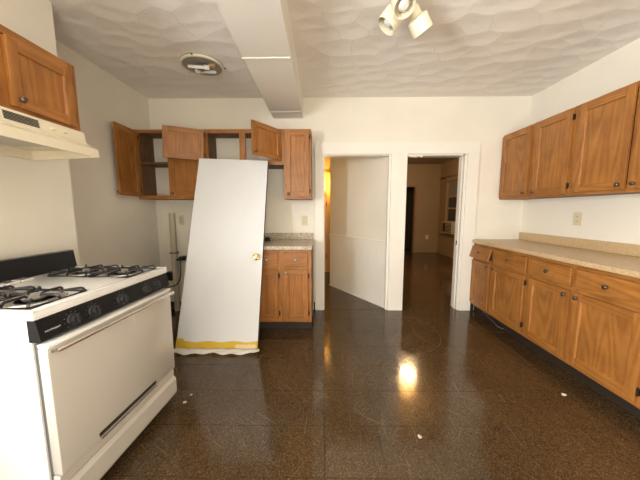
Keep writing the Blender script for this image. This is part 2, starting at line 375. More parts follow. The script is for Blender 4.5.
# ---- hall seen through the left opening: slanting wall with tongue-and-groove wainscot
A = Vector((0.838, 3.275, 0)); B = Vector((0.118, 4.372, 0)); dv = (B-A); Lw = dv.length; ang = math.atan2(dv.y, dv.x)
hw = bpy.data.objects.new('wall_hall', None); COL.objects.link(hw); hw['kind'] = 'structure'; hw.location = A; hw.rotation_euler = (0, 0, ang)
# local: x along the wall away from the kitchen, +y faces the hall (left of direction)
bm = nb(); box(bm, 0.10, Lw, -0.10, 0.0, 0, 2.6); box(bm, 0.012, 0.10, -0.03, 0, 0, 2.6); obj('plaster', bm, M_wall, hw)
bm = nb(); box(bm, 0.012, Lw, 0.0, 0.020, 0.86, 0.885, bev=0.003); box(bm, 0.012, Lw, 0.0, 0.011, 0.80, 0.86); obj('chair_rail', bm, M_trim, hw)
bm = nb(); box(bm, 0.012, Lw, 0.0, 0.016, 0, 0.012, bev=0.002); obj('shoe_moulding', bm, M_trim, hw)
pw = 0.075; k = 0
bm = nb(); box(bm, 0, pw-0.0012, 0.0, 0.007, 0.014, 0.80, bev=0.001); me = None
o = obj('board', bm, M_trim, hw, (0.016, 0, 0)); me = o.data
for k in range(1, int((Lw-0.016)/pw)):
    o = bpy.data.objects.new('board', me); COL.objects.link(o); o.parent = hw; o.location = (0.016+k*pw, 0, 0)
sbx('wall_hall_end', M_hall, (-1.5, 0.9, 5.35, 5.45, 0, 2.6))
sbx('wall_hall_left', M_wall, (-1.6, -1.5, YB+T, 5.45, 0, 2.6))
sbx('wall_hall_right', M_hall, (0.16, 0.24, 4.42, 5.35, 0, 2.6))
sbx('ceiling_hall', M_wall, (-1.6, 0.95, YB+T, 5.45, 2.6, 2.65))
# varnished door at the end of the hall, its hinges on the edge we see
M_yd = mat('yellow_varnished_door', (0.72, 0.42, 0.10), 0.3)
hd = sbx('door_1', M_yd, (0.075, 0.155, 5.28, 5.32, 0.01, 2.02), (0.02, 0.15, 5.32, 5.349, 0, 2.05))
for z in (0.35, 1.40, 1.80): bx('hinge', M_hinge, (0.066, 0.078, 5.262, 5.28, z-0.045, z+0.045), hd)
t = thing('wall_bulb', 'bare glowing yellow bulb in the hall beyond the left doorway', 'lamp', (0.005, 5.30, 1.70))
bm = nb(); lathe(bm, [(0.045, 0), (0.045, 0.012), (0.02, 0.02), (0.018, 0.06)], (0, 0.05, 0), (0, -1, 0), 16); obj('socket', bm, M_brass, t, smooth=True)
bm = nb(); lathe(bm, [(0.0, 0.0), (0.014, 0.005), (0.03, 0.03), (0.034, 0.05), (0.026, 0.075), (0.0, 0.088)], (0, -0.005, 0), (0, -1, 0), 16); obj('bulb', bm, M_bulb, t, smooth=True)

# ---- far room seen through the right opening
FW, RX = 7.889, 3.475
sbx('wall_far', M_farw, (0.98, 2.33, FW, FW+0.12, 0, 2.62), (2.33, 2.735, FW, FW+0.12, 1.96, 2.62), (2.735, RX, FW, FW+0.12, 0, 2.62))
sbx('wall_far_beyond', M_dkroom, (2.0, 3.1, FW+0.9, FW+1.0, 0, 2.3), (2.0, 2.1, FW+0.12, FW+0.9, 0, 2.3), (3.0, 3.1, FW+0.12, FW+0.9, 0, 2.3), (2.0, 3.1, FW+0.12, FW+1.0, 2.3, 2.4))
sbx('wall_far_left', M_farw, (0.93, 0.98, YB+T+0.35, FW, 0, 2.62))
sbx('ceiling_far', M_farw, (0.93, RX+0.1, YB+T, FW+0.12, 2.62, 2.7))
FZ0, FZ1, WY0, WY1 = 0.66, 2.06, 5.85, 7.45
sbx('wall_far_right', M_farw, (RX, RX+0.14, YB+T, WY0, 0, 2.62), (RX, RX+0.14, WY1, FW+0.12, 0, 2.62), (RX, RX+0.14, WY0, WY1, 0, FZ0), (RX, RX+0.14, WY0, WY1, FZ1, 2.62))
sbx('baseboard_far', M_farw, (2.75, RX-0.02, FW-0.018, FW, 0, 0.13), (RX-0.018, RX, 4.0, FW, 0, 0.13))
M_br = mat('brown_door_casing', (0.30, 0.18, 0.09), 0.45)
sbx('door_2', M_br, (2.735, 2.80, FW-0.02, FW, 0, 2.02), (2.27, 2.33, FW-0.02, FW, 0, 2.02), (2.33, 2.735, FW-0.02, FW, 1.96, 2.02))
w3 = sbx('window_3', M_farw, (RX-0.02, RX, WY1, WY1+0.09, FZ0-0.05, FZ1+0.09), (RX-0.02, RX, WY0-0.09, WY0, FZ0-0.05, FZ1+0.09), (RX-0.02, RX, WY0, WY1, FZ1, FZ1+0.09))
bx('window_sill', M_farw, (RX-0.09, RX+0.03, WY0-0.1, WY1+0.12, FZ0-0.045, FZ0-0.008), w3, bev=0.004)
bx('apron_panel', M_farw, (RX-0.025, RX, WY0+0.0, WY1, 0.2, FZ0-0.08), w3, bev=0.006)
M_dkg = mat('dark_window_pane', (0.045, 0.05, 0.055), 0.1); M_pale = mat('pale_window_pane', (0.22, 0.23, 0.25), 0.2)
bm = nb()
for a, b in ((WY0, WY0+0.05), (WY1-0.05, WY1), ((WY0+WY1)/2-0.03, (WY0+WY1)/2+0.03)): box(bm, RX+0.03, RX+0.06, a, b, FZ0, FZ1)
for z in (FZ0, 1.30, 1.62, FZ1-0.04): box(bm, RX+0.031, RX+0.061, WY0, WY1, z, z+0.045)
obj('sash', bm, M_farw, w3)
for a, b in ((WY0+0.05, 6.62), (6.68, WY1-0.05)):
    for z0, z1 in ((FZ0+0.05, 1.30), (1.345, 1.62), (1.665, FZ1-0.04)):
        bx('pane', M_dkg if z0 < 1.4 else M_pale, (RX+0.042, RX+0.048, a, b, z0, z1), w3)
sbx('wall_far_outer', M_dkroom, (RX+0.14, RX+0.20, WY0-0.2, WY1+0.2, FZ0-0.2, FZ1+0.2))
t = thing('air_conditioner', 'small window air conditioner sitting on the far room window sill', 'air conditioner', (RX-0.06, 7.0, FZ0-0.008))
bx('case', mat('ac_beige', (0.42, 0.36, 0.27), 0.5), (-0.10, 0.085, -0.26, 0.26, 0.0, 0.33), t, bev=0.01)
bm = nb()
for i in range(7): box(bm, -0.108, -0.100, -0.22, 0.08, 0.04+i*0.036, 0.056+i*0.036)
obj('louvre', bm, M_slot, t)
bx('control_panel', M_slot, (-0.106, -0.100, 0.11, 0.23, 0.04, 0.28), t)
t = thing('curtain_rod', 'thin dark curtain rod above the far room window', 'curtain rod', (RX-0.10, 6.7, 2.17))
bm = nb(); tube(bm, [(0, -0.95, -0.0), (0, 1.02, 0)], 0.010); obj('rod', bm, M_slot, t, smooth=True)
for y in (-0.85, 0.92): bx('bracket', M_slot, (0, 0.10, y-0.01, y+0.01, -0.012, 0.012), t)
t = thing('ceiling_globe', 'round glowing warm ceiling lamp of the far room', 'lamp', (1.78, 5.16, 2.62))
bm = nb(); lathe(bm, [(0.12, 0), (0.12, -0.02), (0.08, -0.035)], seg=24); obj('canopy', bm, M_brass, t, smooth=True)
bm = nb(); lathe(bm, [(0.08, -0.035), (0.15, -0.06), (0.18, -0.12), (0.165, -0.18), (0.11, -0.23), (0.0, -0.25)], seg=24); obj('shade', bm, M_globe, t, smooth=True)
def plate(name, label, loc, rz, w, h, kind):
    t = thing(name, label, 'outlet' if kind != 'switch' else 'switch', loc, rz, 'ivory outlets on the kitchen walls' if kind == 'duplex' and loc[1] < 5 else None)
    bx('cover_plate', M_plate, (-w/2, w/2, -0.006, 0.0, -h/2, h/2), t, bev=0.002)
    if kind == 'duplex':
        for z in (-0.022, 0.022):
            f_ = bx('socket_face', M_plate, (-0.017, 0.017, -0.009, -0.006, z-0.014, z+0.014), t, bev=0.001)
            bm = nb(); box(bm, -0.008, -0.005, -0.0096, -0.009, z-0.006, z+0.006); box(bm, 0.005, 0.008, -0.0096, -0.009, z-0.006, z+0.006); obj('slot', bm, M_slot, f_)
    elif kind == 'switch':
        bx('rocker', M_plate, (-0.016, 0.016, -0.011, -0.006, -0.032, 0.032), t, bev=0.002)
    else:
        bx('opening', M_pvc, (-w/2+0.018, w/2-0.018, -0.0075, -0.006, -h/2+0.02, h/2-0.02), t)
    return t
plate('outlet', 'small wall outlet low on the far room wall', (3.147, FW, 0.469), 0, 0.09, 0.13, 'duplex')
plate('outlet', 'ivory duplex outlet above the granite counter', (-0.229, YB, 1.149), 0, 0.075, 0.12, 'duplex')
plate('outlet', 'ivory duplex outlet on the right wall above the tan counter', (XR, 2.544, 1.189), PI/2*3, 0.085, 0.125, 'duplex')
plate('wall_box', 'open wall box with a pale frame beside the white pipe', (-1.768, YB, 1.157), 0, 0.07, 0.12, 'open')

# ---- beam (boxed duct) under the ceiling
bmm = nb(); prism(bmm, [(-0.590, 3.03), (-0.231, 3.03), (-0.212, YR), (-0.505, YR)], 2.362, H, 'z'); bo = struct('beam_duct', bmm, M_beam)
bm = nb(); box(bm, -0.586, -0.235, 3.034, YB, 2.364, H, bev=0.002); obj('end_box', bm, M_beam, bo)
for (y_, r_) in ((3.03, 0.0035), (2.0, 0.0045)):
    bm = nb(); pts = [(-0.592+0.012*i, y_+random.uniform(-.003, .003), 2.360+random.uniform(-.0015, .001)) for i in range(31)]
    tube(bm, pts, r_, 8); obj('seam_bead', bm, M_beam, bo, smooth=True)

# ================================================================ CABINETS
def knob(parent, x, z, y=-0.02, M=M_pew, r=0.0155):
    bm = nb(); lathe(bm, [(r*.62, 0), (r*.45, 0.004), (r*.35, 0.012), (r*.9, 0.016), (r, 0.020), (r*.8, 0.026), (0, 0.0285)], (x, y, z), (0, -1, 0), 16)
    return obj('knob', bm, M, parent, smooth=True, ang=0.9)
def multi(name, M, dims, parent, bev=0.0):
    """one object for every box"""
    return [bx(name, M, d, parent, bev) for d in dims]
def door(parent, x0, x1, z0, z1, hinge='l', ang=0.0, kn='b', knM=M_pew, fr=0.055, dz=0.0, label=None, kz=None):
    """door across x0..x1, pivot at its hinge edge on the outer face"""
    w, h = x1-x0, z1-z0
    px = x0 if hinge == 'l' else x1; s0 = 0 if hinge == 'l' else -w
    bm = nb()
    # recessed panel with a bevelled moulding
    a, b, c, e = s0+fr-0.001, s0+w-fr+0.001, fr-0.001, h-fr+0.001
    i = 0.0045
    O_ = [bm.verts.new(p) for p in ((a, 0.003, c), (b, 0.003, c), (b, 0.003, e), (a, 0.003, e))]
    I_ = [bm.verts.new(p) for p in ((a+i, 0.011, c+i), (b-i, 0.011, c+i), (b-i, 0.011, e-i), (a+i, 0.011, e-i))]
    K_ = [bm.verts.new(p) for p in ((a, 0.015, c), (b, 0.015, c), (b, 0.015, e), (a, 0.015, e))]
    for k in range(4): bm.faces.new((O_[k], O_[(k+1)%4], I_[(k+1)%4], I_[k])); bm.faces.new((O_[k], K_[k], K_[(k+1)%4], O_[(k+1)%4]))
    bm.faces.new(I_); bm.faces.new(K_[::-1])
    d = obj('door', bm, M_oak, parent, (px, -0.02, z0))
    d.rotation_euler = (0, dz, (-ang if hinge == 'l' else ang))
    if label: d['label'] = label
    multi('stile', M_oak, [(s0, s0+fr, 0, 0.02, 0, h), (s0+w-fr, s0+w, 0, 0.02, 0, h)], d, 0.0025)
    multi('rail', M_oakh, [(s0+fr, s0+w-fr, 0.0006, 0.02, 0, fr), (s0+fr, s0+w-fr, 0.0006, 0.02, h-fr, h)], d, 0.002)
    kx = s0+w-0.03 if hinge == 'l' else s0+0.03
    if kn: knob(d, kx, (0.035 if kn == 'b' else h-0.035) if kz is None else kz, 0.0, knM)
    hx = s0 if hinge == 'l' else s0+w; sg = -1 if hinge == 'l' else 1
    for z in (0.065 if h > 0.4 else 0.05, h-(0.065 if h > 0.4 else 0.05)):
        bm = nb(); lathe(bm, [(0.005, -0.026), (0.005, 0.026)], (hx+sg*0.005, 0.010, z), (0, 0, 1), 8)
        box(bm, min(hx, hx+sg*0.016), max(hx, hx+sg*0.016), 0.0165, 0.0195, z-0.022, z+0.022)
        obj('hinge', bm, M_hinge, d)
    return d
def drawer(parent, x0, x1, z0, z1, knM=M_pew, tilt=0.0, kn=True):
    w, h = x1-x0, z1-z0
    bm = nb(); box(bm, 0, w, 0, 0.02, -h, 0, bev=0.005)
    d = obj('drawer', bm, M_oakh, parent, (x0, -0.02, z1)); d.rotation_euler = (-tilt, 0, 0)
    if kn: knob(d, w/2, -h/2, 0.0, knM)
    bm = nb(); box(bm, 0.03, w-0.03, 0.02, 0.36 if not tilt else 0.05, -h+0.012, -0.02); obj('drawer_box', bm, M_oak_in, d)
    return d
def carcass(parent, W_, D, Hh, openings, z0=0.0, shelf=None, pale=True):
    """face frame front plane y=0; openings = list of (x0,x1,z0,z1)"""
    e = 0.015
    multi('side_panel', M_oak_in, [(0, e, 0.02, D, z0, Hh), (W_-e, W_, 0.02, D, z0, Hh)], parent)
    bx('bottom_panel', M_oak_in, (e, W_-e, 0.02, D, z0, z0+e), parent); bx('top_panel', M_oak_in, (e, W_-e, 0.02, D, Hh-e, Hh), parent)
    bx('back_panel', M_wall if pale else M_oak_in, (e, W_-e, D-0.006, D-0.001, z0+e, Hh-e), parent)
    if shelf: bx('shelf', M_oak_in, (e, W_-e, 0.03, D-0.01, shelf-0.009, shelf+0.009), parent)
    xs = sorted({0.0, W_, *[o_[0] for o_ in openings], *[o_[1] for o_ in openings]})
    zs = sorted({z0, Hh, *[o_[2] for o_ in openings], *[o_[3] for o_ in openings]})
    # stiles: full height strips where no opening covers; rails in between
    bs, br = [], []
    for a, b in zip(xs, xs[1:]):
        m_ = (a+b)/2; cov = sorted([(o_[2], o_[3]) for o_ in openings if o_[0] < m_ < o_[1]])
        if not cov: bs.append((a, b, 0, 0.02, z0, Hh))
        else:
            z = z0
            for c, d in cov:
                if c > z: br.append((a, b, 0.0004, 0.02, z, c))
                z = d
            if z < Hh: br.append((a, b, 0.0004, 0.02, z, Hh))
    # strips cut by different openings meet edge to edge: join equal neighbours
    br.sort(key=lambda q: (q[4], q[5], q[0])); jn = []
    for q in br:
        if jn and jn[-1][4:] == q[4:] and abs(jn[-1][1]-q[0]) < 1e-6: jn[-1] = (jn[-1][0], q[1], *q[2:])
        else: jn.append(q)
    multi('face_stile', M_oak, bs, parent); multi('face_rail', M_oakh, jn, parent)

UH = 0.75
# --- upper cabinets on the back wall (face plane y = 2.945)
FYU, DU = 2.945, YB-2.945-0.001
G1 = 'oak wall cabinets over the back wall'
zA = 1.403
cA = thing('wall_cabinet', 'tall oak wall cabinet in the left corner, its left door swung open', 'cabinet', (-2.066, FYU, zA), 0, G1)
carcass(cA, 0.762, DU, UH, [(0.04, 0.352, 0.04, UH-0.035), (0.39, 0.722, 0.04, UH-0.035)], shelf=0.40)
door(cA, 0.027, 0.345, 0.027, UH-0.022, 'l', math.radians(89), 'b')
door(cA, 0.372, 0.735, 0.027, UH-0.022, 'r', 0, 'b')
zB = 1.775
cB = thing('wall_cabinet', 'short wide oak wall cabinet with both doors open above the leaning white door', 'cabinet', (-1.303, FYU, zB), 0, G1)
HB = 2.153-zB
carcass(cB, 0.870, DU, HB, [(0.04, 0.388, 0.052, HB-0.04), (0.455, 0.83, 0.052, HB-0.04)])
door(cB, 0.0, 0.392, 0.040, HB-0.014, 'l', math.radians(161), 'b', fr=0.05, dz=math.radians(-2), kz=None)
door(cB, 0.452, 0.850, 0.040, HB-0.014, 'r', math.radians(56), 'b', fr=0.05)
cC = thing('wall_cabinet', 'narrow tall oak wall cabinet with a closed door, nearest the left doorway', 'cabinet', (-0.431, FYU, zA-0.003), 0, G1)
carcass(cC, 0.302, DU, UH, [(0.04, 0.262, 0.04, UH-0.035)])
door(cC, 0.022, 0.280, 0.022, UH-0.018, 'r', 0, 'b')

# --- upper cabinets on the right wall (face x = 2.159, running towards the camera)
FXU, DR = 2.159, XR-2.159-0.001
zR = 1.400
def right_upper(y1, w, label, doors):
    c = thing('wall_cabinet', label, 'cabinet', (FXU, y1, zR), -PI/2, 'oak wall cabinets along the right wall')
    h = 0.752
    carcass(c, w, DR, h, [(0.035, w/2-0.03, 0.04, h-0.04), (w/2+0.03, w-0.035, 0.04, h-0.04)])
    for a, b, hg in doors: door(c, a, b, 0.022, h-0.02, hg, 0, 'b')
    return c
right_upper(3.2535, 0.915, 'oak wall cabinet of two doors in the corner by the right doorway', [(0.012, 0.435, 'l'), (0.505, 0.885, 'r')])
right_upper(2.338, 0.915, 'oak wall cabinet of two doors hung second along the right wall', [(0.035, 0.424, 'l'), (0.460, 0.885, 'r')])
right_upper(1.422, 0.762, 'oak wall cabinet of two doors nearest the camera on the right wall', [(0.02, 0.365, 'l'), (0.397, 0.742, 'r')])

# --- oak cabinet above the range hood (face x = -1.43)
c = thing('wall_cabinet', 'short oak cabinet mounted above the almond range hood', 'cabinet', (-1.43, 0.825, 1.732), PI/2)
HH = 0.366
carcass(c, 0.762, -1.43-XS-0.001, HH, [(0.04, 0.35, 0.035, HH-0.035), (0.412, 0.722, 0.035, HH-0.035)])
door(c, 0.035, 0.352, 0.020, HH-0.045, 'l', 0, 'b', fr=0.048)
door(c, 0.410, 0.722, 0.020, HH-0.045, 'r', 0, 'b', fr=0.048)

# --- base cabinets
def base_cab(label, loc, rz, w, D, doors, drawers, kick=True, divider=None, knM=M_pew):
    c = thing('base_cabinet', label, 'cabinet', loc, rz, 'oak base cabinets along the right wall' if rz else None)
    ops = []
    for a, b, hg in doors: ops.append((a+0.012, b-0.012, 0.145, 0.655))
    for q in drawers: ops.append((q[0]+0.012, q[1]-0.012, 0.71, 0.835))
    xs = ops
    carcass(c, w, D, 0.876, ops, z0=0.10, pale=False)
    bx('toe_kick', M_kick, (0.0, w, 0.06, 0.075, 0.0, 0.10), c)
    for a, b, hg in doors: door(c, a, b, 0.133, 0.668, hg, 0, 't', knM)
    for q in drawers: drawer(c, q[0], q[1], 0.700, 0.845, knM, q[2] if len(q) > 2 else 0)
    return c
DB = XR - 1.879 - 0.001
b1 = base_cab('oak base cabinet by the right doorway, its left drawer front hanging tilted', (1.879, 3.2535, 0), -PI/2, 0.910, DB,
         [(0.022, 0.362, 'l'), (0.418, 0.868, 'r')], [(0.012, 0.385, math.radians(16)), (0.425, 0.880)])
bm = nb(); lathe(bm, [(0.010, 0), (0.006, 0.012), (0.015, 0.02), (0.016, 0.028), (0.0, 0.034)], (0.405, 0, 0.702), (0, -1, 0), 16); o = obj('latch', bm, M_chrome, b1, smooth=True); o['label'] = 'shiny chrome stud between the drawers'
base_cab('oak base cabinet in the middle of the right run, knobs meeting at its centre', (1.879, 2.3425, 0), -PI/2, 0.915, DB,
         [(0.012, 0.408, 'l'), (0.446, 0.878, 'r')], [(0.008, 0.405), (0.446, 0.880)])
base_cab('oak base cabinet nearest the camera under the tan counter', (1.879, 1.4265, 0), -PI/2, 0.762, DB,
         [(0.03, 0.365, 'l'), (0.397, 0.732, 'r')], [(0.03, 0.365), (0.397, 0.732)])
ct = thing('countertop', 'long tan laminate countertop over the right base cabinets', 'countertop', (0, 0, 0))
bm = nb(); box(bm, 1.846, XR-0.001, 0.655, YB-0.001, 0.877, 0.914, bev=0.003); obj('worktop', bm, M_lam, ct)
bm = nb(); box(bm, XR-0.021, XR-0.001, 0.655, YB-0.004, 0.9145, 1.006, bev=0.003); obj('backsplash', bm, M_lam, ct)
bl = base_cab('small oak base cabinet behind the leaning white door', (-0.730, 2.645, 0), 0, 0.610, YB-2.645-0.001,
         [(0.045, 0.268, 'r'), (0.322, 0.575, 'r')], [(0.045, 0.268), (0.330, 0.575)], knM=M_alu)
ct = thing('countertop', 'short granite look countertop beside the leaning white door', 'countertop', (0, 0, 0))
bm = nb(); box(bm, -0.745, -0.112, 2.605, YB-0.001, 0.877, 0.914, bev=0.003); obj('worktop', bm, M_gran, ct)
bm = nb(); box(bm, -0.745, -0.116, YB-0.022, YB-0.001, 0.9145, 0.995, bev=0.003); obj('backsplash', bm, M_gran, ct)
bm = nb(); lathe(bm, [(0.030, 0), (0.032, 0.02), (0.022, 0.045), (0.0, 0.05)], seg=16)
o = obj('black_cap', bm, M_black, loc=(-0.655, 3.06, 0.9145), smooth=True); tag(o, 'little black cap left on the granite counter beside the leaning door', 'cap')

# ================================================================ RANGE HOOD
hd = thing('range_hood', 'almond under-cabinet range hood with slotted grille above the stove', 'range hood', (XS+0.001, 0.825, 1.575), PI/2)
# local: x along the wall (0..0.762), y = -depth towards the room, z up
def hoodside(): return [(0, 0), (0, 0.155), (-0.300, 0.155), (-0.335, 0.085), (-0.400, 0.052), (-0.400, 0.012)]
bm = nb(); prism(bm, [(0, 0.0), (0, 0.155), (-0.335, 0.155), (-0.345, 0.095), (-0.36, 0.085), (-0.36, 0.05), (-0.02, 0.05), (-0.02, 0.0)], 0.0, 0.758, 'x'); obj('upper_shell', bm, M_almond, hd)
bm = nb()
prism(bm, [(-0.36, 0.050), (-0.36, 0.080), (-0.412, 0.056), (-0.415, 0.010), (-0.405, 0.010), (-0.402, 0.044)], -0.0, 0.758, 'x'); obj('front_lip', bm, M_almond, hd)
for x in (0.0, 0.750):
    bm = nb(); prism(bm, [(0, 0.0), (-0.05, 0.0), (-0.404, 0.012), (-0.404, 0.046), (-0.355, 0.050), (-0.021, 0.050), (-0.021, 0.0)][:6], x, x+0.008, 'x'); obj('side_skirt', bm, M_almond, hd)
bm = nb()
for g0 in (0.185, 0.357):
    for i in range(6): 
        z = 0.105+i*0.0065; box(bm, g0, g0+0.145, -0.3455+(z-0.105)*0.16-0.0015, -0.335, z, z+0.0032)
obj('grille', bm, M_slot, hd)
for x in (0.56, 0.62):
    bm = nb(); box(bm, x, x+0.02, -0.352, -0.338, 0.118, 0.126, bev=0.001); obj('switch', bm, M_almond, hd)
bx('filter', M_alu, (0.12, 0.62, -0.33, -0.06, 0.045, 0.0495), hd)

# ================================================================ STOVE
st = thing('stove', 'white gas stove with black control panel and four burners', 'stove', (-1.045, 0.895, 0), -0.05)
# local: +x towards room (front at 0), y along the wall 0..0.75
SD, SW, SH = -0.650, 0.742, 0.914
bx('body', M_enamel, (SD, -0.030, 0.004, SW-0.004, 0.03, 0.872), st, bev=0.003)
bm = nb(); box(bm, -0.030, -0.012, 0.012, SW-0.012, 0.05, 0.78); obj('front_gap', bm, M_grey, st)
# cooktop with raised rim
bm = nb(); box(bm, SD, 0.0, -0.004, SW+0.004, 0.876, 0.908, bev=0.006)
for d in ((SD, 0.0, -0.004, 0.014), (SD, 0.0, SW-0.014, SW+0.004), (-0.028, 0.0, 0.014, SW-0.014)):
    box(bm, d[0], d[1], d[2], d[3], 0.905, 0.9145, bev=0.003)
obj('cooktop', bm, M_enamel, st, smooth=True)
bm = nb(); prism(bm, [(SD, 0.900), (SD, 1.018), (SD+0.028, 1.018), (SD+0.045, 0.905)], 0.0, SW, 'y'); obj('backguard', bm, M_black, st)
bm = nb(); prism(bm, [(SD+0.0, 1.018), (SD, 1.022), (SD+0.030, 1.022), (SD+0.0285, 1.017)], 0.0, SW, 'y'); obj('backguard_trim', bm, M_grey, st)
for y in (0.245, 0.31, 0.375):
    bm = nb(); box(bm, SD+0.060, SD+0.125, y, y+0.056, 0.908, 0.918, bev=0.003); v_ = obj('oven_vent', bm, M_enamel, st)
    bx('vent_slot', M_grey, (SD+0.072, SD+0.113, y+0.010, y+0.046, 0.9175, 0.9186), v_)
bm = nb()
pan = nb(); prism(pan, [(-0.035, 0.793), (-0.035, 0.873), (-0.002, 0.873), (0.013, 0.797), (0.011, 0.793)], 0.006, SW-0.006, 'y'); cp = obj('control_panel', pan, M_black, st)
for y in (0.0005, SW-0.006):
    b_ = nb(); prism(b_, [(-0.034, 0.792), (-0.034, 0.874), (0.0, 0.874), (0.014, 0.796), (0.012, 0.792)], y, y+0.0055, 'y'); obj('end_cap', b_, M_black, st)
bm.free()
M_knob = mat('black_knob_plastic', (0.022, 0.022, 0.024), 0.3)
pn = Vector((0.083, 0, 0.016)).normalized()
for y, big in ((0.127, 1), (0.220, 1), (0.372, 1.15), (0.545, 1), (0.625, 1)):
    z = 0.829; px_ = -0.002 + (0.873-z)/0.083*0.016
    bm = nb(); r_ = 0.0255*big
    lathe(bm, [(r_, 0), (r_, 0.003), (r_*.82, 0.006), (r_*.72, 0.020), (r_*.6, 0.022), (0, 0.022)], (px_, y, z), pn, 20)
    kb = obj('burner_knob', bm, M_knob, st, smooth=True, ang=0.5)
    bm = nb(); box(bm, -0.0035, 0.0035, -r_*.8, r_*.8, 0, 0.009, bev=0.0015)
    gg = obj('grip', bm, M_knob, kb); dq = pn.to_track_quat('Z', 'Y'); gg.rotation_mode = 'QUATERNION'; gg.rotation_quaternion = dq; gg.location = Vector((px_, y, z)) + pn*0.021
    bm = nb()
    for k in range(9):
        a = 2*PI*(k-4)/11 + PI/2
        c0 = Vector((px_, y, z)) + Vector((0, math.cos(a), 0))*r_*1.3 + Vector((-0.19, 0, 0.98))*math.sin(a)*r_*1.3 + pn*0.0006
        box(bm, c0.x-0.0007, c0.x+0.0007, c0.y-0.0016, c0.y+0.0016, c0.z-0.0016, c0.z+0.0016)
    obj('dial_mark', bm, M_dim, kb)
def text(s, size, loc, parent, M, name):
    cu = bpy.data.curves.new(name, 'FONT'); cu.body = s; cu.size = size; cu.extrude = 0.0004; cu.space_character = 1.05
    tmp = bpy.data.objects.new(name, cu); COL.objects.link(tmp); bpy.context.view_layer.update()
    me = bpy.data.meshes.new_from_object(tmp.evaluated_get(bpy.context.evaluated_depsgraph_get())); bpy.data.objects.remove(tmp)
    me.materials.clear(); me.materials.append(M); o = bpy.data.objects.new(name, me); COL.objects.link(o); o.parent = parent
    o.rotation_euler = (PI/2 - 0.19, 0, PI/2); o.location = loc; return o
text('HOTPOINT', 0.0105, (0.0090, 0.022, 0.822), st, mat('silver_print', (0.6, 0.6, 0.58), 0.4), 'lettering')
# oven door
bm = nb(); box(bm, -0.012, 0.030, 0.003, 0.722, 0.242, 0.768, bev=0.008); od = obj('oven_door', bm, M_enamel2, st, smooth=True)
bm = nb(); box(bm, -0.012, 0.036, 0.005, 0.720, 0.768, 0.782, bev=0.004); obj('door_top_trim', bm, M_enamel, od, smooth=True)
bm = nb(); tube(bm, [(0.030, 0.022, 0.752), (0.052, 0.024, 0.755), (0.056, 0.04, 0.756), (0.056, 0.70, 0.756), (0.052, 0.716, 0.755), (0.030, 0.718, 0.752)], 0.0085, 10); obj('door_handle', bm, M_chrome, od, smooth=True)
# storage drawer below with a dark recessed pull
bm = nb()
box(bm, -0.012, 0.018, 0.003, 0.722, 0.190, 0.238, bev=0.004)
prism(bm, [(-0.012, 0.06), (-0.012, 0.186), (0.014, 0.186), (0.029, 0.165), (0.029, 0.075), (0.024, 0.06)], 0.003, 0.722, 'y')
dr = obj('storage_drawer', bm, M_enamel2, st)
bm = nb(); box(bm, 0.0, 0.0335, 0.165, 0.535, 0.258, 0.277, bev=0.002); sl = obj('pull_slot', bm, M_slot, od)
bm = nb(); box(bm, 0.030, 0.041, 0.165, 0.535, 0.247, 0.2535, bev=0.002); obj('pull_lip', bm, M_chrome, od)
bx('plinth', M_slot, (SD+0.03, -0.03, 0.03, SW-0.03, 0.0, 0.05), st)
# burners and grates: two pairs
def burner(x, y):
    bm = nb(); lathe(bm, [(0.100, 0.0), (0.098, 0.004), (0.070, 0.001), (0.060, -0.0)], (x, y, 0.909), (0,0,1), 28, cap=True); p_ = obj('burner_bowl', bm, M_alu, st, smooth=True)
    bm = nb(); lathe(bm, [(0.036, 0), (0.040, 0.010), (0.030, 0.016), (0, 0.018)], (x, y, 0.909), (0,0,1), 20); obj('burner_head', bm, M_alu, p_, smooth=True)
    bm = nb(); h_, z0, z1, r = 0.112, 0.913, 0.930, 0.0056
    w_ = 0.112
    ring = [(x-w_, y-h_), (x+w_, y-h_), (x+w_, y+h_), (x-w_, y+h_), (x-w_, y-h_)]
    tube(bm, [(a, b, z0) for a, b in ring], r, 6)
    for dx_, dy_ in ((1, 0), (-1, 0), (0, 1), (0, -1)):
        e0 = Vector((x+dx_*w_, y+dy_*h_, z0)); e1 = Vector((x+dx_*w_*.95, y+dy_*h_*.95, z1)); e2 = Vector((x+dx_*w_*.30, y+dy_*h_*.30, z1+0.001)); e3 = Vector((x+dx_*w_*.22, y+dy_*h_*.22, z0+0.008))
        tube(bm, [e0, e0.lerp(e1, .7), e1.lerp(e2, .08), e2, e3], r, 6)
    for dx_, dy_ in ((1, 1), (-1, 1), (1, -1), (-1, -1)):
        e0 = Vector((x+dx_*w_, y+dy_*h_, z0)); e1 = Vector((x+dx_*w_*.93, y+dy_*h_*.93, z1)); e2 = Vector((x+dx_*w_*.55, y+dy_*h_*.55, z1)); e3 = Vector((x+dx_*w_*.5, y+dy_*h_*.5, z0+0.01))
        tube(bm, [e0, e0.lerp(e1, .7), e1.lerp(e2, .08), e2, e3], r, 6)
    obj('grate', bm, M_iron, st, smooth=True)
for y in (0.135, 0.600):
    for x in (-0.160, -0.402): burner(x, y)

